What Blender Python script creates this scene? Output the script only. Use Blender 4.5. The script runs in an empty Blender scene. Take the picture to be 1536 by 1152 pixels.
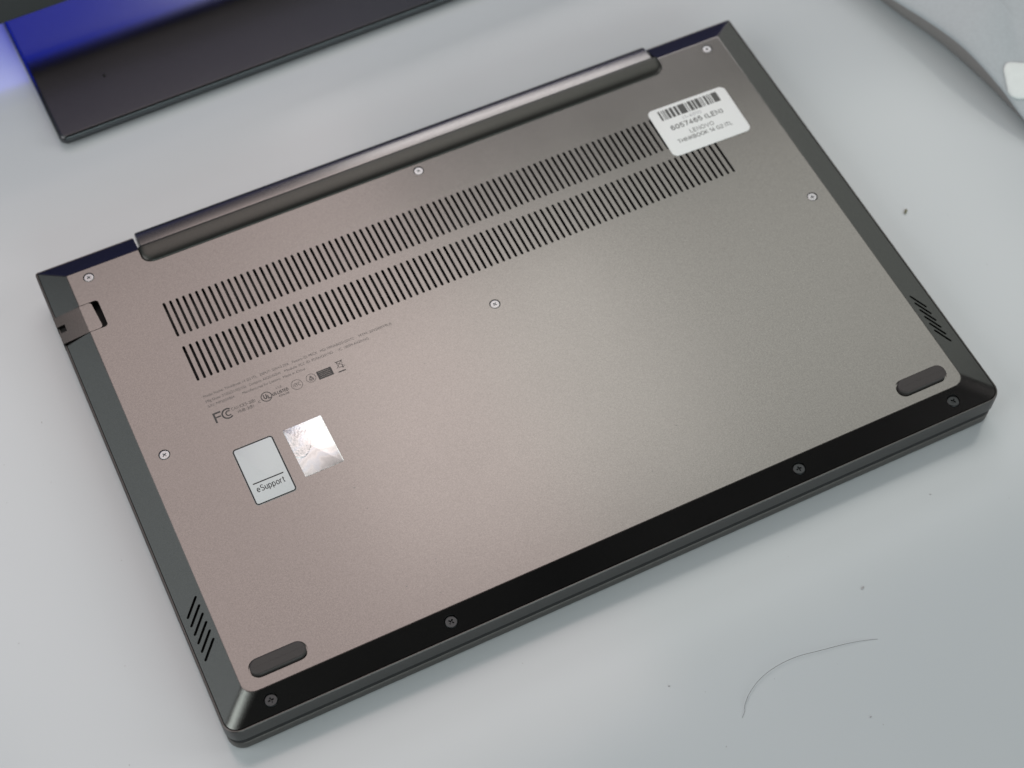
import bpy, bmesh, math, random
from mathutils import Vector, Matrix
from mathutils.geometry import delaunay_2d_cdt
random.seed(7)
S = 0.001                                   # everything below is written in millimetres
scene = bpy.context.scene
COL = scene.collection

# ------------------------------------------------------------------ camera
CAM_AX = ((0.90102, -0.43372, 0.00632), (-0.36744, -0.77038, -0.52097), (0.23050, 0.46734, -0.85350))   # right, down, forward
CAM_POS = (-168.464, -343.699, 606.573)
cam_d = bpy.data.cameras.new('camera')
cam = bpy.data.objects.new('camera', cam_d)
COL.objects.link(cam)
cx, cy, cz = (Vector(a).normalized() for a in CAM_AX)
m = Matrix((cx, -cy, -cz)).transposed().to_4x4()
m.translation = Vector(CAM_POS) * S
cam.matrix_world = m
cam_d.sensor_width = 36.0
cam_d.lens = 2645.12 / 1536 * 36.0
cam_d.clip_start, cam_d.clip_end = 0.01, 50.0
cam_d.dof.use_dof = True
cam_d.dof.focus_distance = (Vector((-70, -60, 21)) - Vector(CAM_POS)).dot(cz) * S
cam_d.dof.aperture_fstop = 10.5
scene.camera = cam

# ------------------------------------------------------------------ world and lamps
world = bpy.data.worlds.new('World')
scene.world = world
world.use_nodes = True
bg = world.node_tree.nodes['Background']
bg.inputs[0].default_value = (0.80, 0.92, 1.0, 1)
bg.inputs[1].default_value = 0.015
scene.view_settings.view_transform = 'Standard'
scene.view_settings.look = 'None'
scene.view_settings.exposure = 0.0
scene.view_settings.gamma = 1.0


def lamp(name, pos, target, sx, sy, radiance, color, roll=0.0, spread=180):
    d = bpy.data.lights.new(name, 'AREA')
    d.shape = 'RECTANGLE'
    d.size, d.size_y = sx, sy
    d.energy = radiance * math.pi * sx * sy
    d.color = color
    d.spread = math.radians(spread)
    o = bpy.data.objects.new(name, d)
    COL.objects.link(o)
    z = (Vector(pos) - Vector(target)).normalized()
    o.rotation_mode = 'QUATERNION'
    q = z.to_track_quat('Z', 'Y')
    o.rotation_quaternion = q @ Matrix.Rotation(roll, 3, 'Z').to_quaternion()
    o.location = pos
    return o


lamp('key_lamp_right', (1.25, -0.40, 0.74), (-0.15, 0.30, 0), 0.9, 0.8, 0.70, (1.0, 0.955, 0.96), spread=90)
lamp('front_fill', (0.1, -1.55, 0.62), (-0.05, 0.0, 0), 1.6, 0.7, 2.9, (0.86, 1.0, 1.0))  # added fill; its teal tint colours the desk strip before the front edge
lamp('key_lamp_left', (-1.02, -0.06, 0.76), (0.05, 0.34, 0), 0.9, 0.8, 2.6, (1.0, 0.955, 0.96))
lamp('ceiling_lamp_warm', (-0.05, 0.70, 1.25), (-0.05, 0.70, 0), 0.74, 0.96, 1.68, (1.0, 0.835, 0.81))
lamp('ceiling_lamp_neutral', (0.70, 0.60, 1.25), (0.70, 0.60, 0), 0.80, 0.60, 1.50, (1.0, 1.0, 0.94))
lamp('centre_fill', (0.30, 0.66, 1.24), (0.30, 0.66, 0), 0.42, 0.42, 1.10, (1.0, 0.92, 0.88))  # added boost, brightens the middle of the flat panel
lamp('back_fill', (0.88, 1.52, 1.25), (0.88, 1.52, 0), 1.30, 0.62, 3.9, (1.0, 0.95, 0.96))  # added panel, puts a sheen on the rear of the desk
lamp('ceiling_lamp_left', (-0.52, 0.0, 1.25), (-0.52, 0, 0), 0.20, 0.40, 3.2, (0.90, 1.0, 0.97), 0)
lamp('side_fill_left', (-0.95, 0.75, 1.25), (-0.8, 0.6, 0), 0.80, 0.9, 0.53, (0.86, 0.97, 1.0), 0)  # added soft panel, lightens the left chamfer
lamp('side_fill_right', (1.35, 0.75, 0.85), (0.15, 0, 0), 0.7, 0.5, 0.45, (0.92, 1.0, 0.96), 0)  # added fill that lifts the right chamfer out of black
lamp('blue_lamp', (-0.10, 0.47, 0.225), (-0.10, 0.25, 0.0), 0.60, 0.09, 0.50, (0.012, 0.04, 1.0), spread=80)
lamp('blue_fill_low', (-0.27, 0.40, 0.10), (-0.17, 0.27, 0.0), 0.12, 0.03, 1.0, (0.02, 0.05, 1.0), spread=70)  # added second source, deepens the blue glow on the desk at left


# ------------------------------------------------------------------ materials
def mat(name, base, rough=0.5, metal=0.0, spec=0.5, coat=0.0):
    mt = bpy.data.materials.new(name)
    mt.use_nodes = True
    b = mt.node_tree.nodes['Principled BSDF']
    b.inputs['Base Color'].default_value = (*base, 1)
    b.inputs['Roughness'].default_value = rough
    b.inputs['Metallic'].default_value = metal
    b.inputs['Specular IOR Level'].default_value = spec
    b.inputs['Coat Weight'].default_value = coat
    return mt, mt.node_tree, b


def node(nt, kind, **kw):
    n = nt.nodes.new(kind)
    for k, v in kw.items():
        if k.startswith('i_'):
            n.inputs[k[2:].replace('_', ' ')].default_value = v
        else:
            setattr(n, k, v)
    return n


def grain(nt, b, base, scale, amount, rough, ramt, bump=0.0, bscale=None):
    """fine metallic-paint speckle: colour, gloss and relief vary a little"""
    geo = node(nt, 'ShaderNodeNewGeometry')
    n = node(nt, 'ShaderNodeTexNoise', i_Scale=scale, i_Detail=2.0, i_Roughness=0.7)
    nt.links.new(geo.outputs['Position'], n.inputs['Vector'])
    big = node(nt, 'ShaderNodeTexNoise', i_Scale=18.0, i_Detail=3.0)
    nt.links.new(geo.outputs['Position'], big.inputs['Vector'])
    mr = node(nt, 'ShaderNodeMapRange')
    mr.inputs['From Min'].default_value, mr.inputs['From Max'].default_value = 0.25, 0.75
    mr.inputs['To Min'].default_value, mr.inputs['To Max'].default_value = 1 - amount, 1 + amount
    nt.links.new(n.outputs[0], mr.inputs['Value'])
    mx = node(nt, 'ShaderNodeMix', data_type='RGBA', blend_type='MULTIPLY')
    mx.inputs['Factor'].default_value = 1.0
    mx.inputs['A'].default_value = (*base, 1)
    nt.links.new(mr.outputs[0], mx.inputs['B'])
    nt.links.new(mx.outputs['Result'], b.inputs['Base Color'])
    r = node(nt, 'ShaderNodeMapRange')
    r.inputs['To Min'].default_value, r.inputs['To Max'].default_value = rough - ramt, rough + ramt
    nt.links.new(big.outputs[0], r.inputs['Value'])
    nt.links.new(r.outputs[0], b.inputs['Roughness'])
    if bump:
        bp = node(nt, 'ShaderNodeBump', i_Strength=bump, i_Distance=0.00004)
        n2 = node(nt, 'ShaderNodeTexNoise', i_Scale=bscale or scale, i_Detail=1.0)
        nt.links.new(geo.outputs['Position'], n2.inputs['Vector'])
        nt.links.new(n2.outputs[0], bp.inputs['Height'])
        nt.links.new(bp.outputs[0], b.inputs['Normal'])


PAINT, nt, b = mat('mineral_grey_paint', (0.19, 0.185, 0.178), 0.21, 1.0)
grain(nt, b, (0.19, 0.185, 0.178), 2200, 0.13, 0.21, 0.03, 0.10, 1600)
SIDE, nt, b = mat('side_wall_paint', (0.115, 0.113, 0.11), 0.40, 1.0)
grain(nt, b, (0.115, 0.113, 0.11), 2200, 0.15, 0.38, 0.04)
LID, nt, b = mat('lid_paint', (0.15, 0.143, 0.135), 0.45, 1.0)
grain(nt, b, (0.15, 0.143, 0.135), 2200, 0.15, 0.44, 0.04)
HINGE, nt, b = mat('hinge_metal', (0.16, 0.156, 0.15), 0.28, 1.0)
grain(nt, b, (0.25, 0.246, 0.24), 1500, 0.1, 0.27, 0.03)
BLACK, nt, b = mat('black_cavity', (0.006, 0.006, 0.006), 0.7)
# what lies under the vents: fans and heat pipes, a little lighter in places
SLOTIN, nt, b = mat('vent_interior', (0.008, 0.008, 0.008), 0.6)
geo = node(nt, 'ShaderNodeNewGeometry')
nz = node(nt, 'ShaderNodeTexNoise', i_Scale=70.0, i_Detail=2.0)
nt.links.new(geo.outputs['Position'], nz.inputs['Vector'])
cr = node(nt, 'ShaderNodeValToRGB')
cr.color_ramp.elements[0].position, cr.color_ramp.elements[0].color = 0.50, (0.004, 0.004, 0.004, 1)
cr.color_ramp.elements[1].position, cr.color_ramp.elements[1].color = 0.68, (0.09, 0.088, 0.085, 1)
nt.links.new(nz.outputs[0], cr.inputs[0])
nt.links.new(cr.outputs[0], b.inputs['Base Color'])
RUBBER, nt, b = mat('rubber', (0.045, 0.042, 0.040), 0.55, spec=0.45)
grain(nt, b, (0.045, 0.042, 0.040), 1800, 0.1, 0.52, 0.05, 0.2)
STRIP, nt, b = mat('strip_rubber', (0.06, 0.062, 0.058), 0.34, 0.9)
grain(nt, b, (0.058, 0.060, 0.056), 1800, 0.1, 0.34, 0.04)
SCREW, nt, b = mat('zinc_screw', (0.50, 0.51, 0.52), 0.40, 0.85)
SCREWD, nt, b = mat('black_screw', (0.055, 0.060, 0.063), 0.32, 0.9)
INK, nt, b = mat('grey_ink', (0.055, 0.052, 0.050), 0.6)
INKF, nt, b = mat('pale_grey_ink', (0.115, 0.105, 0.10), 0.6)
INKB, nt, b = mat('black_ink', (0.02, 0.02, 0.02), 0.6)
INKL, nt, b = mat('thermal_ink', (0.09, 0.095, 0.09), 0.6)
INKP, nt, b = mat('pale_thermal_ink', (0.42, 0.44, 0.45), 0.6)
PAPER, nt, b = mat('white_label_paper', (0.86, 0.90, 0.88), 0.5)
SILVER, nt, b = mat('silver_label_film', (0.64, 0.68, 0.68), 0.45, 0.1)
FOIL, nt, b = mat('hologram_foil', (0.8, 0.8, 0.8), 0.3, 1.0)
tc = node(nt, 'ShaderNodeTexCoord')
wv = node(nt, 'ShaderNodeTexWave', i_Scale=55.0, i_Distortion=14.0, i_Detail=3.0, i_Detail_Scale=1.4)
wv.wave_type = 'RINGS'
nt.links.new(tc.outputs['Object'], wv.inputs['Vector'])
nz = node(nt, 'ShaderNodeTexNoise', i_Scale=1100.0, i_Detail=3.0)
nt.links.new(tc.outputs['Object'], nz.inputs['Vector'])
sep = node(nt, 'ShaderNodeSeparateXYZ')
nt.links.new(tc.outputs['Object'], sep.inputs[0])
sw = node(nt, 'ShaderNodeMath', operation='MULTIPLY_ADD')          # an S-shaped border: upper half crinkled, lower half smooth
sn = node(nt, 'ShaderNodeMath', operation='SINE')
sx = node(nt, 'ShaderNodeMath', operation='MULTIPLY')
sx.inputs[1].default_value = 300.0
nt.links.new(sep.outputs[0], sx.inputs[0])
nt.links.new(sx.outputs[0], sn.inputs[0])
sw.inputs[1].default_value = -0.0042
nt.links.new(sn.outputs[0], sw.inputs[0])
nt.links.new(sep.outputs[1], sw.inputs[2])
st = node(nt, 'ShaderNodeMapRange')
st.inputs['From Min'].default_value, st.inputs['From Max'].default_value = 0.0010, 0.0016
nt.links.new(sw.outputs[0], st.inputs['Value'])
crk = node(nt, 'ShaderNodeMath', operation='MULTIPLY')
nt.links.new(nz.outputs[0], crk.inputs[0])
nt.links.new(st.outputs[0], crk.inputs[1])
hh = node(nt, 'ShaderNodeMath', operation='MULTIPLY_ADD')
hh.inputs[1].default_value = 0.015
nt.links.new(wv.outputs[1], hh.inputs[0])
nt.links.new(crk.outputs[0], hh.inputs[2])
bp = node(nt, 'ShaderNodeBump', i_Strength=0.5, i_Distance=0.0002)
nt.links.new(hh.outputs[0], bp.inputs['Height'])
nt.links.new(bp.outputs[0], b.inputs['Normal'])
cr = node(nt, 'ShaderNodeValToRGB')
cr.color_ramp.elements[0].color = (0.68, 0.71, 0.71, 1)
cr.color_ramp.elements[1].color = (0.72, 0.78, 0.82, 1)
e = cr.color_ramp.elements.new(0.5)
e.color = (0.79, 0.82, 0.82, 1)
nt.links.new(wv.outputs[1], cr.inputs[0])
nt.links.new(cr.outputs[0], b.inputs['Base Color'])

DESK, nt, b = mat('white_glass_desk', (0.57, 0.655, 0.665), 0.12, spec=1.0)
geo = node(nt, 'ShaderNodeNewGeometry')
n1 = node(nt, 'ShaderNodeTexNoise', i_Scale=9.0, i_Detail=5.0, i_Roughness=0.6)
nt.links.new(geo.outputs['Position'], n1.inputs['Vector'])
r1 = node(nt, 'ShaderNodeMapRange')
r1.inputs['From Min'].default_value, r1.inputs['From Max'].default_value = 0.3, 0.7
r1.inputs['To Min'].default_value, r1.inputs['To Max'].default_value = 0.14, 0.19
nt.links.new(n1.outputs[0], r1.inputs['Value'])
nt.links.new(r1.outputs[0], b.inputs['Roughness'])
n2 = node(nt, 'ShaderNodeTexNoise', i_Scale=5.0, i_Detail=4.0)
nt.links.new(geo.outputs['Position'], n2.inputs['Vector'])
cr = node(nt, 'ShaderNodeValToRGB')
cr.color_ramp.elements[0].position, cr.color_ramp.elements[0].color = 0.3, (0.560, 0.615, 0.630, 1)
cr.color_ramp.elements[1].position, cr.color_ramp.elements[1].color = 0.7, (0.588, 0.633, 0.648, 1)
nt.links.new(n2.outputs[0], cr.inputs[0])
nt.links.new(cr.outputs[0], b.inputs['Base Color'])

PLATE, nt, b = mat('dark_plate_metal', (0.14, 0.14, 0.14), 0.22, 1.0)
grain(nt, b, (0.092, 0.097, 0.102), 900, 0.06, 0.24, 0.03)
PLASTIC, nt, b = mat('black_plastic', (0.006, 0.006, 0.0065), 0.35)
grain(nt, b, (0.006, 0.006, 0.0065), 900, 0.1, 0.36, 0.06)
SCREEN, nt, b = mat('lit_screen', (0.01, 0.01, 0.012), 0.2)
b.inputs['Emission Color'].default_value = (0.15, 0.18, 0.62, 1)
b.inputs['Emission Strength'].default_value = 0.22
SHELL, nt, b = mat('pale_silver_shell', (0.50, 0.55, 0.57), 0.5, 0.0)
grain(nt, b, (0.46, 0.51, 0.53), 600, 0.05, 0.5, 0.05)
UNDER, nt, b = mat('grey_underside', (0.27, 0.26, 0.25), 0.45)
grain(nt, b, (0.27, 0.26, 0.25), 600, 0.06, 0.45, 0.05)
PAD, nt, b = mat('white_pad', (0.82, 0.88, 0.86), 0.5)
grain(nt, b, (0.82, 0.88, 0.86), 400, 0.03, 0.5, 0.05)
HAIR, nt, b = mat('dark_hair', (0.05, 0.045, 0.045), 0.5)
CRUMB, nt, b = mat('crumb', (0.22, 0.22, 0.15), 0.8)
CRUMBD, nt, b = mat('dark_crumb', (0.40, 0.40, 0.40), 0.8)


# ------------------------------------------------------------------ geometry helpers
def mesh(name, verts, faces, mats, normals=None, midx=None, smooth=True):
    me = bpy.data.meshes.new(name)
    me.from_pydata([(v[0] * S, v[1] * S, v[2] * S) for v in verts], [], faces)
    for mm in (mats if isinstance(mats, (list, tuple)) else [mats]):
        me.materials.append(mm)
    if midx:
        me.polygons.foreach_set('material_index', midx)
    if smooth:
        me.polygons.foreach_set('use_smooth', [True] * len(me.polygons))
    me.update()
    if normals:
        me.normals_split_custom_set_from_vertices([Vector(n).normalized() for n in normals])
    return me


def put(name, me, parent=None, loc=(0, 0, 0), rotz=0.0, label=None):
    o = bpy.data.objects.new(name, me)
    COL.objects.link(o)
    if parent is not None:
        o.parent = parent
    o.location = Vector(loc) * S
    o.rotation_euler = (0, 0, rotz)
    if label:
        o['label'] = label
    return o


def thing(name, label, cat, loc=(0, 0, 0), rotz=0.0, group=None):
    o = bpy.data.objects.new(name, None)
    o.empty_display_size = 0.02
    COL.objects.link(o)
    o.location = Vector(loc) * S
    o.rotation_euler = (0, 0, rotz)
    o['label'], o['category'] = label, cat
    if group:
        o['group'] = group
    return o


def rrect(x0, x1, y0, y1, r, n=6):
    """rounded rectangle, counter-clockwise from the front-right corner; r = one radius or (front-left, front-right, rear-right, rear-left)"""
    rs = r if isinstance(r, (list, tuple)) else (r,) * 4
    ns = n if isinstance(n, (list, tuple)) else (n,) * 4
    out = []
    for (cxx, cyy, a0, rr, k) in ((x0 + rs[0], y0 + rs[0], 180, rs[0], ns[0]), (x1 - rs[1], y0 + rs[1], 270, rs[1], ns[1]),
                                  (x1 - rs[2], y1 - rs[2], 0, rs[2], ns[2]), (x0 + rs[3], y1 - rs[3], 90, rs[3], ns[3])):
        for i in range(k + 1):
            a = math.radians(a0 + 90 * i / k)
            out.append((cxx + rr * math.cos(a), cyy + rr * math.sin(a)))
    return out


def circle(x, y, r, n=20):
    return [(x + r * math.cos(2 * math.pi * i / n), y + r * math.sin(2 * math.pi * i / n)) for i in range(n)]


def capsule(p, q, w, n=4):
    """slot outline from p to q, width w"""
    a = math.atan2(q[1] - p[1], q[0] - p[0])
    out = []
    for (c, a0) in ((q, a - math.pi / 2), (p, a + math.pi / 2)):
        for i in range(n + 1):
            t = a0 + math.pi * i / n
            out.append((c[0] + w / 2 * math.cos(t), c[1] + w / 2 * math.sin(t)))
    return out


def inside(pt, poly):
    x, y = pt
    r = False
    j = len(poly) - 1
    for i in range(len(poly)):
        xi, yi = poly[i]
        xj, yj = poly[j]
        if (yi > y) != (yj > y) and x < (xj - xi) * (y - yi) / (yj - yi) + xi:
            r = not r
        j = i
    return r


def bbox(poly):
    xs, ys = [p[0] for p in poly], [p[1] for p in poly]
    return min(xs), max(xs), min(ys), max(ys)


def cdt(outline, holes, extra_v=(), extra_e=()):
    """triangulate outline minus holes; returns verts2d, tris, orig index lists"""
    vs, es = [], []
    for poly in [outline] + list(holes):
        k = len(vs)
        vs += [Vector(p) for p in poly]
        es += [(k + i, k + (i + 1) % len(poly)) for i in range(len(poly))]
    k = len(vs)
    vs += [Vector(p) for p in extra_v]
    es += [(k + a, k + b2) for a, b2 in extra_e]
    ov, oe, of, oov, _, _ = delaunay_2d_cdt(vs, es, [], 0, 1e-5, True)
    bbs = [bbox(h) for h in holes]
    tris = []
    for f in of:
        c = ((ov[f[0]].x + ov[f[1]].x + ov[f[2]].x) / 3, (ov[f[0]].y + ov[f[1]].y + ov[f[2]].y) / 3)
        if not inside(c, outline):
            continue
        hit = False
        for h, (a0, a1, b0, b1) in zip(holes, bbs):
            if a0 <= c[0] <= a1 and b0 <= c[1] <= b1 and inside(c, h):
                hit = True
                break
        if not hit:
            A, B, Cc = ov[f[0]], ov[f[1]], ov[f[2]]
            ar = (B.x - A.x) * (Cc.y - A.y) - (B.y - A.y) * (Cc.x - A.x)
            if abs(ar) > 1e-9:
                tris.append(tuple(f) if ar > 0 else tuple(reversed(f)))
    return ov, tris, oov


def offset(poly, d):
    """inset a counter-clockwise polygon by d (mitred)"""
    n = len(poly)
    out = []
    for i in range(n):
        p0, p1, p2 = Vector(poly[i - 1]), Vector(poly[i]), Vector(poly[(i + 1) % n])
        e1, e2 = (p1 - p0).normalized(), (p2 - p1).normalized()
        n1, n2 = Vector((-e1.y, e1.x)), Vector((-e2.y, e2.x))
        mm = n1 + n2
        l = mm.length
        if l < 1e-6:
            out.append(tuple(p1 + n1 * d))
            continue
        mm /= l
        out.append(tuple(p1 + mm * (d / max(0.35, mm.dot(n1)))))
    return out


def loft(outline, profile, cap_top=True, cap_bot=True, rings_mat=None, zf=None):
    """stack of inset outlines: profile = [(inset, z)...] from bottom to top"""
    n = len(outline)
    vs, fs, mi = [], [], []
    for (d, z) in profile:
        for p in offset(outline, d) if abs(d) > 1e-9 else outline:
            vs.append((p[0], p[1], z + (zf(p[0], p[1]) if zf else 0)))
    for k in range(len(profile) - 1):
        for i in range(n):
            j = (i + 1) % n
            fs.append((k * n + i, k * n + j, (k + 1) * n + j, (k + 1) * n + i))
            mi.append(rings_mat[k] if rings_mat else 0)
    if cap_top:
        fs.append(tuple(range((len(profile) - 1) * n, len(profile) * n)))
        mi.append(rings_mat[-1] if rings_mat else 0)
    if cap_bot:
        fs.append(tuple(reversed(range(n))))
        mi.append(rings_mat[0] if rings_mat else 0)
    return vs, fs, mi


def autosmooth(me, deg=35):
    """mark edges sharper than deg so that flat faces stay flat"""
    bm = bmesh.new()
    bm.from_mesh(me)
    for e_ in bm.edges:
        if len(e_.link_faces) == 2:
            cap = any(len(f_.verts) > 4 for f_ in e_.link_faces)          # end faces stay flat
            e_.smooth = not cap and e_.calc_face_angle(0) < math.radians(deg)
    bm.to_mesh(me)
    bm.free()
    return me


def solid(name, outline, profile, mats, parent=None, deg=35, rings_mat=None, loc=(0, 0, 0), rotz=0.0, label=None, **kw):
    v, f, mi = loft(outline, profile, rings_mat=rings_mat, **kw)
    me = autosmooth(mesh(name, v, f, mats, midx=mi), deg)
    return put(name, me, parent, loc, rotz, label)


def flat(name, shapes, z, material, parent, label=None, zf=None):
    """flat print: shapes = [(outline, [holes])...] in one sheet at height z"""
    vs, fs = [], []
    for outl, holes in shapes:
        ov, tris, _ = cdt(outl, holes)
        k = len(vs)
        vs += [(p.x, p.y, z) for p in ov]
        fs += [tuple(k + i for i in t) for t in tris]
    return put(name, mesh(name, vs, fs, material, smooth=False), parent, label=label)


def text_mesh(name, string, x0, x1, y, z, material, parent, height=None, rot=0.0, shear=0.0, bold=0.0, align='LEFT'):
    """lettering as a flat mesh, its width fitted from x0 to x1, baseline at y"""
    cu = bpy.data.curves.new(name, 'FONT')
    cu.body = string
    cu.size = 1.0
    cu.offset = bold
    cu.resolution_u = 3
    tmp = bpy.data.objects.new(name, cu)
    COL.objects.link(tmp)
    dg = bpy.context.evaluated_depsgraph_get()
    me = bpy.data.meshes.new_from_object(tmp.evaluated_get(dg))
    bpy.data.objects.remove(tmp)
    bpy.data.curves.remove(cu)
    me.name = name
    xs = [v.co.x for v in me.vertices]
    ys = [v.co.y for v in me.vertices]
    s = (x1 - x0) / (max(xs) - min(xs))
    sy = s if height is None else height / 0.70
    mx = min(xs)
    for v in me.vertices:
        v.co = Vector(((v.co.x - mx) * s * S, v.co.y * sy * S, 0))
    me.materials.clear()
    me.materials.append(material)
    return put(name, me, parent, (x0, y, z), rot)


def _arc(cx, cy, rx, ry, a0, a1, n=9):
    return [(cx + rx * math.cos(math.radians(a0 + (a1 - a0) * i / n)), cy + ry * math.sin(math.radians(a0 + (a1 - a0) * i / n))) for i in range(n + 1)]


# plain sans capitals drawn as pen strokes on a cap height of 1: letter -> (width, strokes)
GLYPH = {
    'A': (.66, [[(0, 0), (.33, 1), (.66, 0)], [(.12, .34), (.54, .34)]]), 'B': (.56, [[(0, 0), (0, 1), (.3, 1)] + _arc(.3, .76, .22, .24, 90, -90) + [(0, .52)], [(.3, .52)] + _arc(.3, .26, .26, .26, 90, -90) + [(0, 0)]]),
    'C': (.62, [_arc(.36, .5, .36, .5, 48, 312, 14)]), 'D': (.6, [[(0, 0), (0, 1), (.22, 1)] + _arc(.22, .5, .38, .5, 90, -90) + [(0, 0)]]),
    'E': (.48, [[(.48, 1), (0, 1), (0, 0), (.48, 0)], [(0, .52), (.43, .52)]]), 'G': (.66, [_arc(.36, .5, .36, .5, 48, 335, 14) + [(.68, .46), (.4, .46)]]),
    'H': (.58, [[(0, 0), (0, 1)], [(.58, 0), (.58, 1)], [(0, .52), (.58, .52)]]), 'I': (.0, [[(0, 0), (0, 1)]]), 'K': (.56, [[(0, 0), (0, 1)], [(.54, 1), (0, .38)], [(.2, .6), (.56, 0)]]),
    'L': (.44, [[(0, 1), (0, 0), (.44, 0)]]), 'M': (.72, [[(0, 0), (0, 1), (.36, .12), (.72, 1), (.72, 0)]]), 'N': (.58, [[(0, 0), (0, 1), (.58, 0), (.58, 1)]]),
    'O': (.72, [_arc(.36, .5, .36, .5, 0, 360, 20)]), 'S': (.54, [_arc(.27, .75, .25, .25, 35, 250, 10) + _arc(.27, .26, .27, .26, 80, -145, 10)]),
    'T': (.56, [[(0, 1), (.56, 1)], [(.28, 1), (.28, 0)]]), 'U': (.58, [[(0, 1), (0, .3)] + _arc(.29, .3, .29, .3, 180, 360) + [(.58, 1)]]), 'V': (.62, [[(0, 1), (.31, 0), (.62, 1)]]), 'Y': (.6, [[(0, 1), (.3, .48), (.6, 1)], [(.3, .48), (.3, 0)]]),
    '0': (.5, [_arc(.25, .5, .25, .5, 0, 360, 18)]), '1': (.22, [[(0, .78), (.22, 1), (.22, 0)]]), '2': (.5, [_arc(.25, .73, .24, .27, 165, -40, 9) + [(0, 0), (.5, 0)]]),
    '3': (.5, [_arc(.24, .76, .22, .24, 150, -90, 9) + _arc(.24, .26, .26, .26, 90, -150, 9)]), '4': (.54, [[(.54, .26), (0, .26), (.38, 1), (.38, 0)]]),
    '5': (.5, [[(.46, 1), (.07, 1), (.03, .5)] + _arc(.24, .32, .26, .32, 115, -145, 10)]), '6': (.5, [_arc(.25, .31, .25, .31, 0, 360, 14), [(.44, .86)] + _arc(.27, .62, .27, .38, 75, 190, 8)]),
    '7': (.5, [[(0, 1), (.5, 1), (.18, 0)]]), '(': (.18, [_arc(.36, .45, .36, .62, 125, 235)]), ')': (.18, [_arc(-.18, .45, .36, .62, 55, -55)]), '-': (.3, [[(0, .4), (.3, .4)]]),
    'e': (.5, [[(.02, .36), (.48, .36)] + _arc(.25, .34, .24, .35, 5, 315, 14)]), 'u': (.42, [[(0, .7), (0, .24)] + _arc(.21, .24, .21, .24, 180, 360, 7), [(.42, .7), (.42, 0)]]),
    'p': (.46, [[(0, .7), (0, -.26)], _arc(.23, .35, .24, .35, 170, -170, 14)]), 'o': (.5, [_arc(.25, .35, .25, .35, 0, 360, 16)]), 'r': (.26, [[(0, .7), (0, 0)], _arc(.22, .42, .22, .27, 180, 75, 5)]),
    't': (.28, [[(.12, .92), (.12, .14)] + _arc(.24, .14, .12, .13, 180, 280, 5), [(0, .69), (.28, .69)]]), 's': (.4, [_arc(.2, .52, .18, .17, 35, 250, 8) + _arc(.2, .18, .2, .18, 80, -145, 8)])}


def lettering(name, string, x0, x1, y, z, material, parent, height, weight=0.13):
    """sans lettering built from pen strokes, fitted between x0 and x1, baseline y"""
    w, pos = 0.0, []
    for ch in string:
        if ch == ' ':
            w += 0.34
            continue
        pos.append((ch, w))
        w += GLYPH[ch][0] + 0.26
    w -= 0.26
    sx_, hw = (x1 - x0) / w, weight * height / 2
    vs, fs, k = [], [], 0
    for ch, px in pos:
        for st_ in GLYPH[ch][1]:
            pts = [Vector((x0 + (px + a) * sx_, y + b3 * height)) for a, b3 in st_]
            k += 1
            zz = z + 0.0015 * (k % 3)
            base = len(vs)
            for i, p in enumerate(pts):
                d1 = (p - pts[i - 1]).normalized() if i > 0 else (pts[1] - p).normalized()
                d2 = (pts[i + 1] - p).normalized() if i < len(pts) - 1 else d1
                n1 = Vector((-d1.y - d2.y, d1.x + d2.x))
                n1 = n1.normalized() if n1.length > 1e-6 else Vector((-d1.y, d1.x))
                ml = hw / max(0.45, n1.dot(Vector((-d1.y, d1.x))))
                e2 = -d1 * hw * 0.4 if i == 0 else (d2 * hw * 0.4 if i == len(pts) - 1 else Vector((0, 0)))
                for sg in (-1, 1):
                    q2 = p + e2 + n1 * ml * sg
                    vs.append((q2.x, q2.y, zz))
            for i in range(len(pts) - 1):
                a = base + 2 * i
                fs.append((a, a + 2, a + 3, a + 1))
    return put(name, mesh(name, vs, fs, material, smooth=False), parent)


# ------------------------------------------------------------------ the desk
v, f, mi = loft(rrect(-1100, 1300, -650, 900, 30), [(1.5, -26), (0, -24.5), (0, -1.5), (1.5, 0)])
desk = put('desk', autosmooth(mesh('desk', v, f, DESK, midx=mi)))
desk['kind'] = 'structure'
desk['label'] = 'glossy white glass desk top under the laptop'
desk['category'] = 'desk'

# ------------------------------------------------------------------ the laptop, lying upside down
HP, HR = 20.70, 18.05                      # flat bottom panel, rim of the chamfer
XO, YF, YR = 160.45, -107.95, 108.6        # outer edge of the bottom cover
XI, YFI, YRI = 150.2, -98.2, 100.5         # inner edge of the chamfer
laptop = thing('laptop', 'grey metallic laptop lying upside down with vent slots, stickers and screws on its underside', 'laptop')


def cover_z(x, y):
    t = min((XO - abs(x)) / (XO - XI), (y - YF) / (YFI - YF), (YR - y) / (YR - YRI), 1.0)
    return HR + (HP - HR) * t


def side_normal(k):
    a = {'l': (XO - XI, -1, 0), 'r': (XO - XI, 1, 0), 'f': (YFI - YF, 0, -1), 'b': (YR - YRI, 0, 1)}[k]
    h = HP - HR
    return Vector((a[1] * h, a[2] * h, a[0])).normalized()


def cover_normal(x, y):
    ts = {'l': (XO + x) / (XO - XI), 'r': (XO - x) / (XO - XI), 'f': (y - YF) / (YFI - YF), 'b': (YR - y) / (YR - YRI)}
    k = min(ts, key=ts.get)
    if ts[k] >= 0.985:
        return Vector((0, 0, 1))
    return side_normal(k)


CN = (10, 10, 4, 4)
outer = rrect(-XO, XO, YF, YR, (5.0, 5.0, 0.7, 0.7), CN)
inner = rrect(-XI, XI, YFI, YRI, (5.2, 5.2, 0.7, 0.7), CN)
corner_pairs = (('l', 'f'), ('f', 'r'), ('r', 'b'), ('b', 'l'))


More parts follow.
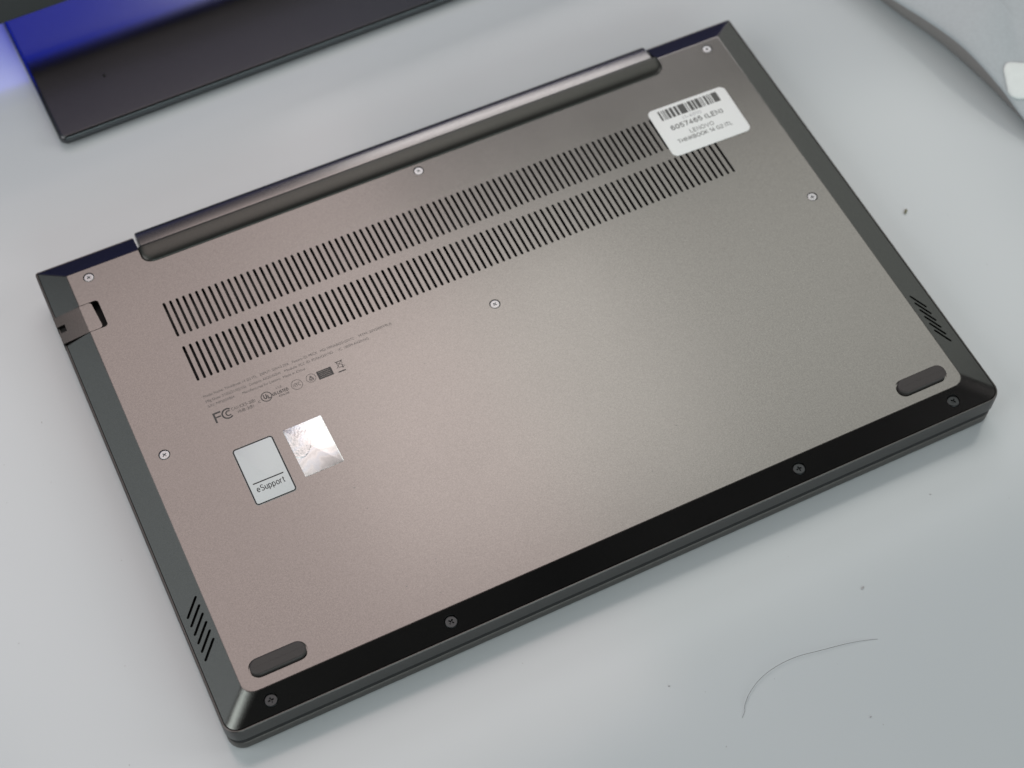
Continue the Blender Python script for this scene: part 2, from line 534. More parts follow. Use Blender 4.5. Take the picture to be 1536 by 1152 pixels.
def ring_normal(i, t):
    if t > 0.99:
        return Vector((0, 0, 1))
    k = 0
    for c in range(4):
        if i < k + CN[c] + 1:
            w = (i - k) / CN[c]
            a, b2 = (side_normal(s) for s in corner_pairs[c])
            return (a * math.cos(w * math.pi / 2) + b2 * math.sin(w * math.pi / 2)).normalized()
        k += CN[c] + 1


# --- holes of the cover
PITCH = 2.75
slot_xy = [(-119.5 + PITCH * i, y0) for y0 in (54.2, 31.5) for i in range(88)]
SLOT_L, SLOT_W = 16.5, 1.12
slot_polys = [capsule((x, y), (x, y + SLOT_L), SLOT_W) for x, y in slot_xy]
speaker_l = [((-158.0, -60.6 - 3.62 * i), (-152.7, -54.8 - 3.62 * i)) for i in range(6)]
speaker_r = [((156.2, -60.8 - 3.60 * i), (152.8, -54.5 - 3.60 * i)) for i in range(6)]
spk_polys = [capsule(p, q, 1.0) for p, q in speaker_l + speaker_r]
screws_panel = [(-142.4, 96.0), (142.6, 96.0), (0.0, 88.5), (142.6, 5.6), (0.0, 13.8), (-142.8, 5.5)]
screws_front = [(-142.6, -102.9), (-73.0, -103.1), (72.4, -102.9), (141.8, -102.9)]
scr_polys = [circle(x, y, 2.25) for x, y in screws_panel] + [circle(x, y, 2.58) for x, y in screws_front]
feet = [(-134.7, -90.4), (134.7, -90.4)]
foot_polys = [rrect(x - 11.1, x + 11.1, y - 3.8, y + 3.8, 3.78, 8) for x, y in feet]
hinge_notch = [(-119.6, 99.6), (119.6, 99.6), (119.6, 130), (-119.6, 130)]
flap_hole = rrect(-180, -142.7, 70.5, 84.2, (0, 1.4, 1.4, 0), (1, 5, 5, 1))
flap_hole = [p for i, p in enumerate(flap_hole) if i == 0 or (abs(p[0] - flap_hole[i - 1][0]) + abs(p[1] - flap_hole[i - 1][1])) > 1e-6]

ring_ts = (0.32, 0.66, 0.955, 1.0)
n_ring = len(outer)
ex_v, ex_e, ring_info = [], [], []


def ring_pt(i, t):
    if t >= 1.0:
        p = offset(inner, 0.35)[i]
        return p
    return (outer[i][0] + (inner[i][0] - outer[i][0]) * t, outer[i][1] + (inner[i][1] - outer[i][1]) * t)


for t in ring_ts:
    k = len(ex_v)
    for i in range(n_ring):
        ex_v.append(ring_pt(i, t))
        ring_info.append((i, t))
        ex_e.append((k + i, k + (i + 1) % n_ring))
for i in range(n_ring):                       # spokes across the corners
    for r_ in range(len(ring_ts) - 1):
        ex_e.append((r_ * n_ring + i, (r_ + 1) * n_ring + i))
holes = slot_polys + spk_polys + scr_polys + foot_polys + [hinge_notch, flap_hole]
n_out = len(outer)
n_holes = sum(len(h) for h in holes)
n_tray = sum(len(h) for h in slot_polys + spk_polys + scr_polys + foot_polys)
ov, tris, oov = cdt(outer, holes, ex_v, ex_e)
cv, cn, is_tray = [], [], []
for p, oi in zip(ov, oov):
    z = cover_z(p.x, p.y)
    nrm = cover_normal(p.x, p.y)
    tray = False
    for k in oi:
        if k < n_out:
            z, nrm = HR, ring_normal(k, 0.0)
            break
        if n_out <= k < n_out + n_tray:
            tray = True
        if k >= n_out + n_holes:
            i, t = ring_info[k - n_out - n_holes]
            z = HR + (HP - HR) * min(t, 1.0)
            nrm = ring_normal(i, t)
            break
    cv.append((p.x, p.y, z))
    cn.append(nrm)
    is_tray.append(tray)
used = sorted({i for t in tris for i in t})
remap = {o: i for i, o in enumerate(used)}
cv = [cv[i] for i in used]
cn = [cn[i] for i in used]
is_tray = [is_tray[i] for i in used]
cf = [tuple(remap[i] for i in t) for t in tris]
edge_n = {}
for t in cf:
    for a in range(3):
        e_ = (t[a], t[(a + 1) % 3])
        edge_n[e_] = edge_n.get(e_, 0) + 1
wall_v, wall_n, wall_f = [], [], []
base_k = len(cv)
for (a, b2) in list(edge_n):
    if (b2, a) in edge_n or (is_tray[a] and is_tray[b2]):
        continue
    va, vb = Vector(cv[a]), Vector(cv[b2])
    d = vb - va
    nn = Vector((d.y, -d.x, 0)).normalized()
    k = base_k + len(wall_v)
    wall_v += [tuple(va), tuple(vb), (vb.x, vb.y, vb.z - 1.4), (va.x, va.y, va.z - 1.4)]
    wall_n += [nn] * 4
    wall_f.append((k, k + 3, k + 2, k + 1))
cover = put('bottom_cover', mesh('bottom_cover', cv + wall_v, cf + wall_f, PAINT, normals=cn + wall_n), laptop)


# --- the pockets in the cover: vents, speaker slots
def pocket(name, poly, depth, zf, rim=0.35, mats=(PAINT, SLOTIN), origin=(0, 0)):
    n = len(poly)
    vs = [(x - origin[0], y - origin[1], zf(x, y)) for x, y in poly]
    vs += [(x - origin[0], y - origin[1], zf(x, y) - rim) for x, y in poly]
    vs += [(x - origin[0], y - origin[1], zf(x, y) - depth) for x, y in poly]
    fs, mi_ = [], []
    for k in range(2):
        for i in range(n):
            j = (i + 1) % n
            fs.append((k * n + j, k * n + i, (k + 1) * n + i, (k + 1) * n + j))
            mi_.append(k)
    fs.append(tuple(range(2 * n, 3 * n)))
    mi_.append(1)
    return mesh(name, vs, fs, list(mats), midx=mi_, smooth=False)


slot_me = pocket('vent_slot', slot_polys[0], 2.4, lambda x, y: 0.0, origin=slot_xy[0], rim=0.2)
for x, y in slot_xy:
    put('vent_slot', slot_me, cover, (x, y, HP))
for (p, q), poly in zip(speaker_l + speaker_r, spk_polys):
    put('speaker_slot', pocket('speaker_slot', poly, 1.6, cover_z, rim=0.2, mats=(PAINT, BLACK)), cover)


# --- screws
def screw_mesh(r, zc, material, name='screw', arm=0.46):
    cr_ = []
    w, l = 0.24 * r / 2, arm * r
    for k in range(4):
        a = k * math.pi / 2
        for (px, py) in ((w, -w), (l, -w), (l, w)):
            cr_.append((px * math.cos(a) - py * math.sin(a), px * math.sin(a) + py * math.cos(a)))
    cr_ = [cr_[0]] + cr_[1:]
    n = 24
    vs, fs = [], []
    prof = ((r, zc - 1.3), (r, zc - 0.25), (r - 0.12, zc - 0.06), (r - 0.32, zc), )
    for (rr, z) in prof:
        vs += [(x, y, z) for x, y in circle(0, 0, rr, n)]
    for k in range(len(prof) - 1):
        for i in range(n):
            j = (i + 1) % n
            fs.append((k * n + i, k * n + j, (k + 1) * n + j, (k + 1) * n + i))
    ov_, tr, _ = cdt(circle(0, 0, r - 0.32, n), [cr_])
    k = len(vs)
    vs += [(p.x, p.y, zc) for p in ov_]
    fs += [tuple(k + i for i in t) for t in tr]
    k = len(vs)
    m_ = len(cr_)
    vs += [(x, y, zc) for x, y in cr_] + [(x * 0.6, y * 0.6, zc - 0.7) for x, y in cr_]
    for i in range(m_):
        j = (i + 1) % m_
        fs.append((k + j, k + i, k + m_ + i, k + m_ + j))
    fs.append(tuple(range(k + m_, k + 2 * m_)))
    return autosmooth(mesh(name, vs, fs, material), 30)


sm_p = screw_mesh(2.0, -0.12, SCREW)
sm_f = screw_mesh(2.42, 0.0, SCREWD)
for i, (x, y) in enumerate(screws_panel):
    s = put('screw', sm_p, cover, (x, y, HP), random.uniform(0, 1.5), 'silver cross-head screw in the flat panel')
    put('screw_hole', pocket('screw_hole', circle(0, 0, 2.25), 1.6, lambda a, b3: 0.0, rim=0.15, mats=(PAINT, BLACK)), cover, (x, y, HP))
for i, (x, y) in enumerate(screws_front):
    zt = cover_z(x, y - 1.3)
    s = put('screw', sm_f, cover, (x, y, zt), random.uniform(0, 1.5), 'dark cross-head screw in the black sloping front edge')
    ox, oy = x, y
    put('screw_hole', pocket('screw_hole', circle(x, y, 2.58), 1.9, cover_z, rim=0.1, mats=(PAINT, BLACK)), cover)

# --- rubber feet
for (x, y), poly in zip(feet, foot_polys):
    put('foot_recess', pocket('foot_recess', poly, 0.9, cover_z, rim=0.75, mats=(PAINT, PAINT)), cover)
    solid('rubber_foot', rrect(x - 10.6, x + 10.6, y - 3.3, y + 3.3, 3.28, 8),
          [(0, HP - 0.85), (0, HP + 1.0), (0.1, HP + 1.3), (0.35, HP + 1.5), (0.7, HP + 1.56)], RUBBER, laptop, deg=50)
prof = [(92.3, -3.0), (92.3, 0.2), (92.5, 0.5), (93.2, 0.82), (94.4, 1.17), (95.8, 1.47), (97.2, 1.67), (98.6, 1.77), (100.0, 1.80), (100.6, 1.74), (100.9, 1.4), (100.9, -3.0)]
ends = ((0.0, -3.6, 1), (0.0, -1.2, 0), (0.2, -0.75, 0), (0.7, -0.35, 0), (1.5, -0.1, 0), (3.0, 0.0, 0))
fv_, ff_ = [], []


def foot_x(y):
    return 115.7 + math.sqrt(max(0.0, 4.2 ** 2 - max(0.0, 96.5 - y) ** 2))


np_ = len(prof)
st_list = [(-1, e_) for e_ in ends] + [(1, e_) for e_ in reversed(ends)]
for sgn, (ins, dz, flat_) in st_list:
    for (y, z) in prof:
        fv_.append((sgn * (foot_x(y) - ins), y, HP + (-3.0 if flat_ else max(-3.0, z + dz))))
for k in range(len(st_list) - 1):
    for i in range(np_ - 1):
        ff_.append((k * np_ + i + 1, k * np_ + i, (k + 1) * np_ + i, (k + 1) * np_ + i + 1))
put('rear_foot', autosmooth(mesh('rear_foot', fv_, ff_, STRIP), 75), laptop, label='long dark rubber foot along the hinge')

# --- hinge bar
bar_yz = [(98.0, 11.0), (109.3, 11.0), (110.8, 12.2), (111.4, 14.2), (111.45, 16.2), (111.15, 17.6), (110.55, 18.6), (109.7, 19.25), (108.6, 19.6), (107.0, 19.86),
          (105.0, 20.06), (103.0, 20.16), (101.0, 20.18), (99.2, 20.0), (98.0, 19.0)]
n = len(bar_yz)
hv, hf = [], []
for (x, sc) in ((-118.5, 0.92), (-118.35, 0.97), (-117.9, 1.0), (117.9, 1.0), (118.35, 0.97), (118.5, 0.92)):
    for (y, z) in bar_yz:
        hv.append((x, 104.5 + (y - 104.5) * sc, 15.0 + (z - 15.0) * sc))
for k in range(5):
    for i in range(n):
        j = (i + 1) % n
        hf.append((k * n + i, k * n + j, (k + 1) * n + j, (k + 1) * n + i))
hf.append(tuple(reversed(range(n))))
hf.append(tuple(range(5 * n, 6 * n)))
put('hinge_bar', autosmooth(mesh('hinge_bar', hv, hf, HINGE), 40), laptop)

# --- keyboard-side frame with the rim, and what is inside
FX, FF, FB = 161.5, -109.0, 109.3
fo = rrect(-FX, FX, FF, FB, (6.0, 6.0, 1.2, 1.2), (10, 10, 4, 4))
k_rear = 22 + 5                               # after the rear-right corner
fo = fo[:k_rear] + [(119.7, FB), (119.7, 102.0), (-119.7, 102.0), (-119.7, FB)] + fo[k_rear:]
solid('base_frame', fo, [(7, 9.9), (0.30, 9.9), (0, 10.2), (0, 17.45), (0.12, 17.85), (0.38, 18.05), (0.70, 18.05), (0.76, 17.9), (0.76, 16.4)],
      [SIDE, BLACK], laptop, rings_mat=[0, 0, 0, 0, 0, 0, 0, 1, 1])
lo = rrect(-FX + 0.3, FX - 0.3, FF + 0.2, 103.0, (6.0, 6.0, 1.2, 1.2), (10, 10, 4, 4))
solid('display_lid', lo, [(3.2, 0.02), (1.3, 0.25), (0.5, 0.75), (0.1, 1.5), (0, 2.2), (0, 6.35), (0.15, 6.6), (0.45, 6.7), (3.5, 6.7)], LID, laptop)
solid('lid_gap_shade', offset(lo, 0.16), [(0, 6.5), (0, 10.0)], BLACK, laptop)  # black band set nearly flush in the gap, standing for its shade

# --- drop-jaw port flap on the left edge
fl_out = [(-161.62, 70.75), (-150.2, 70.75), (-146.0, 70.75), (-145.1, 71.2), (-144.9, 72.0), (-145.6, 82.9), (-145.9, 83.6), (-146.7, 83.95),
          (-150.2, 83.95), (-161.62, 83.95), (-161.62, 79.3), (-158.3, 79.3), (-158.3, 75.9), (-161.62, 75.9)]


def flap_z(x, y):
    return 19.1 + (HP - 19.1) * min(1.0, (161.62 + x) / (161.62 - XI))


ov, tris, _ = cdt(fl_out, [], [(-XI, 70.75), (-XI, 83.95), (-XI - 0.3, 70.75), (-XI - 0.3, 83.95)], [(0, 1), (2, 3)])
fv = [(p.x, p.y, flap_z(p.x, p.y)) for p in ov]
flap_n = Vector((-(HP - 19.1), 0, 161.62 - XI)).normalized()
fn = [flap_n if p.x < -XI - 0.1 else Vector((0, 0, 1)) for p in ov]
ff = list(tris)
for i in range(len(fl_out)):
    a, b2 = fl_out[i], fl_out[(i + 1) % len(fl_out)]
    k = len(fv)
    nn = Vector((b2[1] - a[1], a[0] - b2[0], 0)).normalized()
    fv += [(a[0], a[1], flap_z(*a)), (b2[0], b2[1], flap_z(*b2)), (b2[0], b2[1], 14.2), (a[0], a[1], 14.2)]
    fn += [nn] * 4
    ff.append((k, k + 3, k + 2, k + 1))
flap = put('port_flap', mesh('port_flap', fv, ff, PAINT, normals=fn), laptop)
solid('port_latch', [(-161.4, 75.95), (-158.35, 75.95), (-158.35, 79.25), (-161.4, 79.25)], [(0, 15.4), (0, 17.6)], BLACK, flap)

# ------------------------------------------------------------------ print and stickers
ZP = HP + 0.02
print_col = 'regulatory_print'
LINES = ((('Model Name: ThinkBook 14 G2 ITL', -120.4, -98.4), ('INPUT: 20V=3.25A', -97.0, -85.0), ('Factory ID: PRCX', -83.5, -73.0),
          ('MO: MPNXB02315D17C', -71.6, -57.3), ('MTM: 20VD00Y9US', -55.2, -41.1)),
         (('Mfg Date: 2102(21/02/12)', -120.4, -103.9), ('Contains: AX201NGW', -102.6, -89.3), ('Module', -87.8, -82.6),
          ('FCC ID: PD9AX201NG', -81.7, -67.4), ('IC: 1000M-AX201NG', -64.9, -52.1)),
         (('S/N: MP205FBH', -120.3, -109.7), ('Manufactured for Lenovo', -106.2, -90.5), ('Made in China', -89.3, -80.1)))
for row, y in zip(LINES, (22.6, 20.1, 17.7)):
    for t, x0, x1 in row:
        text_mesh('printed_line', t, x0, x1, y, ZP, INKF, cover, 1.15)


def arc_band(x, y, r, w, a0, a1, n=20):
    o_ = [(x + (r + w / 2) * math.cos(math.radians(a0 + (a1 - a0) * i / n)), y + (r + w / 2) * math.sin(math.radians(a0 + (a1 - a0) * i / n))) for i in range(n + 1)]
    i_ = [(x + (r - w / 2) * math.cos(math.radians(a1 - (a1 - a0) * i / n)), y + (r - w / 2) * math.sin(math.radians(a1 - (a1 - a0) * i / n))) for i in range(n + 1)]
    return o_ + i_


def bar(p, q, w):
    d = (Vector(q) - Vector(p)).normalized()
    nn = Vector((-d.y, d.x)) * w / 2
    return [tuple(Vector(p) - nn), tuple(Vector(q) - nn), tuple(Vector(q) + nn), tuple(Vector(p) + nn)]


# FCC mark: an F with nested Cs
flat('printed_mark', [(bar((-119.75, 9.9), (-119.75, 14.55), 0.75), []), (bar((-119.35, 14.2), (-116.9, 14.2), 0.75), []),
                      (bar((-119.35, 12.3), (-117.3, 12.3), 0.6), []),
                      (arc_band(-114.6, 12.2, 2.15, 0.62, 48, 312), []), (arc_band(-114.2, 12.2, 1.05, 0.5, 48, 312), [])], ZP, INK, cover)
lettering('printed_line', 'CAN ICES-3(B)', -112.6, -103.0, 12.6, ZP, INK, cover, 1.25, 0.12)
lettering('printed_line', 'NMB-3(B)', -110.7, -104.4, 10.5, ZP, INK, cover, 1.25, 0.12)
# circled UL
flat('printed_mark', [(circle(-98.4, 12.8, 2.25, 32), [circle(-98.4, 12.8, 1.9, 32)]),
                      (bar((-99.35, 12.5), (-99.35, 14.0), 0.42), []), (bar((-98.35, 12.5), (-98.35, 14.0), 0.42), []),
                      (arc_band(-98.85, 12.55, 0.5, 0.42, 180, 360, 8), []),
                      (bar((-97.75, 11.55), (-97.75, 13.3), 0.42), []), (bar((-97.5, 11.75), (-96.9, 11.75), 0.42), [])], ZP, INK, cover)
text_mesh('printed_line', 'c', -102.1, -101.3, 11.3, ZP, INK, cover)
lettering('printed_line', 'US LISTED', -95.9, -89.5, 12.0, ZP, INK, cover, 1.2, 0.2)
text_mesh('printed_line', 'I.T.E.', -93.6, -91.2, 14.3, ZP, INK, cover)
text_mesh('printed_line', 'E306208', -93.8, -89.7, 10.5, ZP, INK, cover)
flat('printed_mark', [(circle(-85.7, 12.8, 2.3, 32), [circle(-85.7, 12.8, 2.13, 32)])], ZP, INK, cover)
lettering('printed_line', 'NYC', -87.1, -84.3, 12.1, ZP, INK, cover, 1.5, 0.12)
tri_o = [(-80.7, 12.5), (-78.5, 12.5), (-79.6, 14.5)]
flat('printed_mark', [(circle(-79.6, 13.2, 2.0, 32), [circle(-79.6, 13.2, 1.83, 32)]), (tri_o, [offset(tri_o, 0.28)]),
                      (bar((-79.6, 13.0), (-79.6, 13.7), 0.25), []), (bar((-80.6, 12.1), (-78.6, 12.1), 0.18), [])], ZP, INK, cover)
flat('printed_mark', [(rrect(-76.9, -70.7, 11.0, 14.9, 0.1, 1), [bar((-76.1, 11.8 + 0.8 * i), (-71.5, 11.8 + 0.8 * i), 0.12) for i in range(4)])], ZP, INK, cover)
# crossed-out wheeled bin over a bar
flat('printed_mark', [(bar((-68.8, 12.8), (-65.6, 16.1), 0.2), []), (bar((-68.6, 16.1), (-65.4, 12.8), 0.2), []),
                      (bar((-68.3, 15.7), (-65.7, 15.7), 0.3), []), (bar((-68.1, 15.5), (-67.8, 12.9), 0.2), []),
                      (bar((-65.9, 15.5), (-66.3, 12.9), 0.2), []), (bar((-67.9, 13.0), (-66.2, 13.0), 0.2), []),
                      (circle(-66.3, 12.65, 0.33, 10), []), (bar((-68.9, 11.05), (-65.8, 11.05), 0.5), [])], ZP, INK, cover)

# support sticker: silver film, dark printed border
s1 = put('sticker', mesh('sticker', *loft(rrect(-119.3, -102.8, -30.2, -3.9, 1.4), [(0, HP - 0.02), (0, HP + 0.07), (0.05, HP + 0.09)])[:2], SILVER), laptop,
         label='silver support sticker with a dark border and eSupport lettering')
o1 = rrect(-119.25, -102.85, -30.15, -3.95, 1.38)
flat('sticker_border', [(o1, [offset(o1, 0.55)])], HP + 0.105, INKB, s1)
flat('sticker_rule', [(rrect(-117.2, -104.9, -21.25, -20.75, 0.05, 1), [])], HP + 0.105, INKB, s1)
lettering('sticker_lettering', 'eSupport', -116.6, -105.6, -24.9, HP + 0.105, INKB, s1, 2.45, 0.125)

# hologram sticker
s2 = put('hologram_sticker', mesh('hologram_sticker', *loft(rrect(-7.95, 7.95, -11.2, 11.2, 0.5), [(0, -0.02), (0, 0.06), (0.05, 0.08)])[:2], FOIL), laptop,
         (-90.4, -15.2, HP), math.radians(1.0), label='shiny silver hologram sticker')

# white inventory label with a bar code
LZ = HP + 0.10
s3 = put('inventory_label', mesh('inventory_label', *loft(rrect(-18.6, 18.6, -13.3, 13.3, 2.6, 8), [(0, -0.02), (0, 0.09), (0.05, 0.11)])[:2], PAPER), laptop,
         (119.5, 61.5, HP), math.radians(-1.2), label='white paper label with a bar code near the rear right corner')
bars, x = [], 105.2 - 119.5
pattern = ((0.75, .55), (0.35, .35), (0.45, .4), (1.1, .45), (1.2, .55), (1.1, .5), (2.6, .45), (0.35, .5), (1.3, .35), (0.9, .35), (1.5, .4),
           (0.3, .3), (0.35, .6), (0.95, .4), (0.5, .35), (0.4, .45), (2.3, .0))
tot = sum(a + b3 for a, b3 in pattern)
for w, g in pattern:
    ww = w * 28.4 / tot
    bars.append((rrect(x, x + ww, 6.3, 11.6, 0.02, 1), []))
    x += (w + g) * 28.4 / tot
flat('bar_code', bars, 0.125, INKL, s3)
lettering('label_lettering', '(1-4011)', -5.4, 3.2, 3.6, 0.125, INKP, s3, 1.6, 0.16)
lettering('label_lettering', '6057465 (LEN)', -12.6, 11.8, 0.1, 0.125, INKL, s3, 2.2, 0.2)
lettering('label_lettering', 'LENOVO', -5.9, 5.2, -4.3, 0.125, INKL, s3, 1.9, 0.15)
lettering('label_lettering', 'THINKBOOK 14 G2 ITL', -13.2, 12.4, -7.4, 0.125, INKL, s3, 1.8, 0.17)

# ------------------------------------------------------------------ the monitor standing behind
monitor = thing('monitor', 'black monitor on a dark metal stand plate behind the laptop', 'monitor', (50, 250, 0), math.radians(1.4))
plate = rrect(-181, 190, -64, 120, 3, 5)
solid('stand_plate', plate, [(1.6, 0.3), (1.6, 1.8), (0.0, 2.6), (0, 5.0), (0.5, 5.7), (1.5, 6.0)], PLATE, monitor, deg=50)
solid('stand_neck', rrect(-40, 40, 62, 82, 4), [(0, 6.1), (0, 95)], PLATE, monitor)
# housing: front face at y = -7 (world about 243), bottom edge 25 mm above the desk


def box_faces(k):
    return [(k, k + 3, k + 2, k + 1), (k + 4, k + 5, k + 6, k + 7), (k, k + 1, k + 5, k + 4), (k + 1, k + 2, k + 6, k + 5), (k + 2, k + 3, k + 7, k + 6), (k + 3, k, k + 4, k + 7)]


def box(name, x0, x1, y0, y1, z0, z1, material, parent, bev=0.8):
    vs = [(x0, y0, z0), (x1, y0, z0), (x1, y1, z0), (x0, y1, z0), (x0, y0, z1), (x1, y0, z1), (x1, y1, z1), (x0, y1, z1)]
    me = mesh(name, vs, box_faces(0), material, smooth=False)
    if bev:
        bm = bmesh.new()
        bm.from_mesh(me)
        bmesh.ops.bevel(bm, geom=bm.edges[:], offset=bev * S, segments=2, affect='EDGES')
        bm.to_mesh(me)
        bm.free()
    return put(name, me, parent)


for o_ in (box('screen_housing', -320, 330, 0, 8, 0, 165, PLASTIC, monitor, 1.2), box('screen', -312, 322, -0.6, 0.5, 30, 159, SCREEN, monitor, 0)):
    o_.location = Vector((0, -7, 25)) * S          # bottom edge 25 mm above the desk, leaning back
    o_.rotation_euler = (math.radians(-24), 0, 0)

# ------------------------------------------------------------------ pale silver device at the upper right
device = thing('curved_silver_device', 'pale silver curved device with a white rounded pad, right of the laptop', 'device', (0, 0, 0))
# rim: seen edge arches up from the desk; (x, y, z)
rim = [(230, 128, 9), (234.5, 110, 11), (239, 92.5, 12.5), (246, 70.6, 14), (250.4, 50.7, 15), (254, 28.4, 12), (256.3, 11.4, 7.5), (260, -2, 4.5),
       (270, -12, 4), (290, -16, 4), (315, -8, 4.5), (338, 14, 6), (348, 45, 9), (347, 80, 10), (338, 112, 10), (322, 142, 9), (295, 160, 8), (262, 160, 7), (240, 148, 7)]
N = 80


def catmull(pts, m_):
    out, n_ = [], len(pts)
    for i in range(n_):
        p0, p1, p2, p3 = (Vector(pts[(i + k) % n_]) for k in (-1, 0, 1, 2))
        for s_ in range(m_):
            t = s_ / m_
            out.append(0.5 * ((2 * p1) + (-p0 + p2) * t + (2 * p0 - 5 * p1 + 4 * p2 - p3) * t * t + (-p0 + 3 * p1 - 3 * p2 + p3) * t ** 3))
    return out


rp = catmull(rim, 4)
ctr = Vector((283, 72, 0))
dv, df, dm = [], [], []
nr = len(rp)
levels = (('b', 0.86, 0.0), ('b', 0.90, 0.12), ('b', 0.95, 0.45), ('b', 0.985, 0.78), ('t', 1.0, -1.3), ('t', 0.999, -0.4), ('t', 0.99, 0.1), ('t', 0.97, 0.6),
          ('t', 0.92, 1.4), ('t', 0.82, 2.6), ('t', 0.65, 4), ('t', 0.45, 5), ('t', 0.2, 5.6))
for kind, s_, h in levels:
    for p in rp:
        x = ctr.x + (p.x - ctr.x) * s_
        y = ctr.y + (p.y - ctr.y) * s_
        z = 0.3 + (p.z - 0.3) * h if kind == 'b' else p.z * s_ ** 0.7 + 13 * (1 - s_ ** 0.7) + h
        dv.append((x, y, z))
for k in range(len(levels) - 1):
    for i in range(nr):
        j = (i + 1) % nr
        df.append((k * nr + i, k * nr + j, (k + 1) * nr + j, (k + 1) * nr + i))
        dm.append(1 if k < 4 else 0)
df.append(tuple(range((len(levels) - 1) * nr, len(levels) * nr)))
dm.append(0)
df.append(tuple(reversed(range(nr))))
dm.append(1)
body = put('body', mesh('body', dv, df, [SHELL, UNDER], midx=dm), device)


def to_dev(xp, yp):
    """height of the shell under (xp, yp), by ray cast on the finished mesh"""
    hit, loc, nrm, _ = body.ray_cast(Vector((xp, yp, 300)) * S, Vector((0, 0, -1)))
    while not hit:
        xp, yp = xp + (PADC[0] - xp) * 0.12, yp + (PADC[1] - yp) * 0.12
        hit, loc, nrm, _ = body.ray_cast(Vector((xp, yp, 300)) * S, Vector((0, 0, -1)))
    return loc / S, nrm


bpy.context.view_layer.update()
pv, pf = [], []
po = rrect(-9.0, 9.0, -8.8, 8.8, 4.6, 8)
PADC, PADR = (265.4, 26.0), math.radians(-19)
rings = ((1.0, 0.1), (1.0, 0.7), (0.95, 1.0), (0.7, 1.1), (0.35, 1.1))
for s_, h in rings:
    for (x, y) in po:
        X = PADC[0] + (x * math.cos(PADR) - y * math.sin(PADR)) * s_
        Y = PADC[1] + (x * math.sin(PADR) + y * math.cos(PADR)) * s_
        l, nn = to_dev(X, Y)
        nn = nn if nn.z > 0 else -nn
        l = l + nn * h
        pv.append((l.x, l.y, l.z))
q_ = len(po)
for k in range(len(rings) - 1):
    for i in range(q_):
        j = (i + 1) % q_
        pf.append((k * q_ + i, k * q_ + j, (k + 1) * q_ + j, (k + 1) * q_ + i))
pf.append(tuple(range((len(rings) - 1) * q_, len(rings) * q_)))
put('pad', mesh('pad', pv, pf, PAD), device)

# ------------------------------------------------------------------ small things lying on the desk
hp = catmull([(-8, -186, .06), (9.3, -174.9, .06), (12.4, -171.2, .5), (16.5, -167.8, .8), (22.6, -164.9, 1.0), (30, -163.3, 1.0), (38.8, -163.2, .9), (47.9, -164.8, .8), (59.6, -166.9, .5), (69.8, -169.9, .06), (90, -178, .06)], 4)
hp = hp[4:37]
tv, tf = [], []
for i, p in enumerate(hp):
    d = (hp[min(i + 1, len(hp) - 1)] - hp[max(i - 1, 0)]).normalized()
    sd = Vector((-d.y, d.x, 0)).normalized()
    up = d.cross(sd)
    r = 0.075 * (0.5 + 0.5 * min(1, i / 5, (len(hp) - 1 - i) / 5))
    for k in range(5):
        a = 2 * math.pi * k / 5
        tv.append(tuple(p + Vector((0, 0, 0.05)) + (sd * math.cos(a) - up * math.sin(a)) * r))
for i in range(len(hp) - 1):
    for k in range(5):
        j = (k + 1) % 5
        tf.append((i * 5 + k, i * 5 + j, (i + 1) * 5 + j, (i + 1) * 5 + k))
hair = put('hair', mesh('hair', tv, tf, HAIR))
hair['label'], hair['category'] = 'single dark curved hair lying on the white desk in front of the laptop', 'hair'


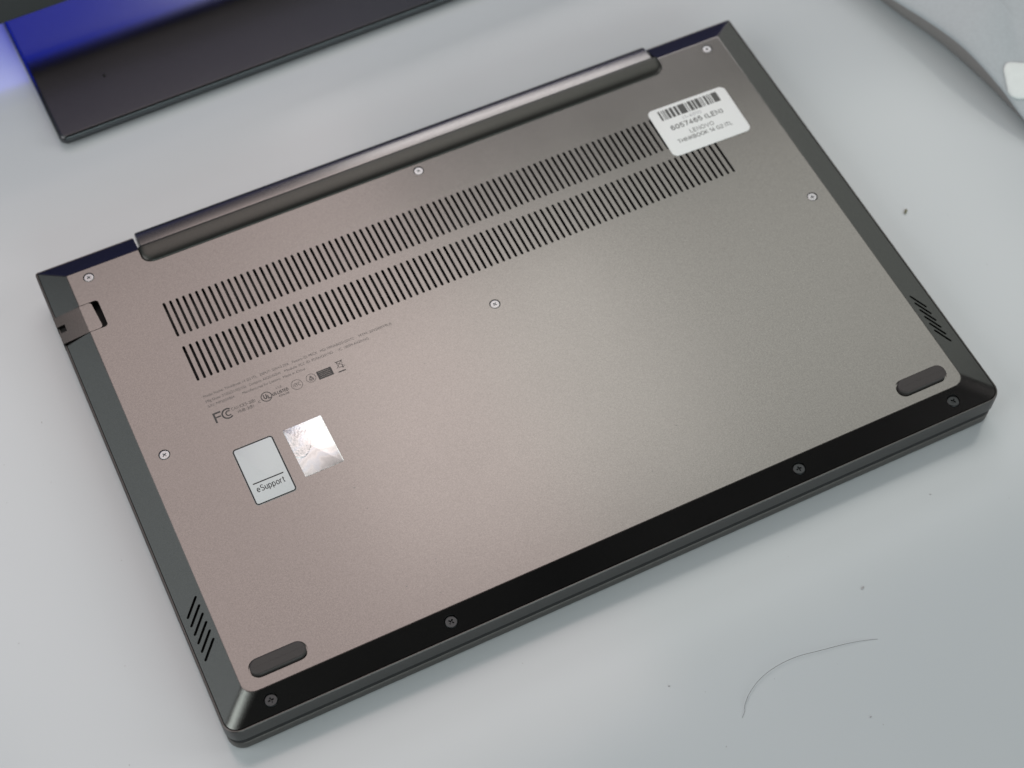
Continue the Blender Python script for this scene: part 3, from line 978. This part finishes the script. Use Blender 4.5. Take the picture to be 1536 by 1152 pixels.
def crumb(x, y, lx, ly, rz, material, label, zoff=0.0):
    bm = bmesh.new()
    bmesh.ops.create_icosphere(bm, subdivisions=2, radius=1.0)
    for v_ in bm.verts:
        k = 1 + 0.25 * math.sin(7 * v_.co.x + 3 * v_.co.y) + random.uniform(-.12, .12)
        v_.co = Vector((v_.co.x * lx * k, v_.co.y * ly * k, (v_.co.z + 0.95) * min(lx, ly) * 0.7)) * S
    me = bpy.data.meshes.new('crumb')
    bm.to_mesh(me)
    bm.free()
    me.materials.append(material)
    o = put('crumb', me, None, (x, y, zoff), rz)
    o['label'], o['category'], o['group'] = label, 'crumb', 'specks of dirt lying about'
    return o


crumb(185.5, -6.4, 1.5, 0.55, 0.75, CRUMB, 'greenish elongated crumb on the desk right of the laptop')
crumb(75.7, -149.8, 0.85, 0.3, 0.4, CRUMBD, 'grey flat crumb on the desk beyond the hair, near the front edge')
crumb(-8.8, -152.8, 0.32, 0.28, 0.0, CRUMBD, 'tiny dark speck on the desk left of the hair')
crumb(51.4, -194.7, 0.32, 0.25, 0.0, CRUMBD, 'tiny dark speck on the desk below the hair')
crumb(-100.3, 208.5, 0.6, 0.55, 0.0, BLACK, 'dark speck of dust on the stand plate of the monitor', 6.0)
crumb(120.5, -110 - 17, 0.3, 0.2, 0.0, CRUMBD, 'tiny dark speck on the desk close to the front edge of the laptop')


# fine dust, too small and too much to count
dvs, dfs = [], []
rd = random.Random(3)
for _ in range(420):
    if rd.random() < 0.75:
        x, y = rd.uniform(-260, 330), rd.uniform(-250, 290)
        if -165 < x < 165 and -112 < y < 114 or -135 < x < 245 and y > 180 or x > 225 and -20 < y < 165:
            continue
        z = 0.01
    else:
        x, y, z = rd.uniform(-146, 146), rd.uniform(-94, 28), HP + 0.01
    r = 0.05 + 0.13 * rd.random() ** 3
    a0, st_ = rd.uniform(0, 6.28), rd.uniform(1.0, 2.6)
    k = len(dvs)
    for i in range(6):
        a = a0 + i * math.pi / 3
        px, py = math.cos(a) * r * st_ * rd.uniform(.8, 1.2), math.sin(a) * r * rd.uniform(.8, 1.2)
        dvs.append((x + px * math.cos(a0) - py * math.sin(a0), y + px * math.sin(a0) + py * math.cos(a0), z))
    dvs.append((x, y, z + r * 0.7))
    dfs += [(k + i, k + (i + 1) % 6, k + 6) for i in range(6)]
DUST, nt, b = mat('dust', (0.27, 0.265, 0.26), 0.9)
dust = put('dust', mesh('dust', dvs, dfs, DUST))
dust['kind'] = 'stuff'
dust['label'], dust['category'] = 'fine grey dust scattered over the desk and the laptop', 'dust'
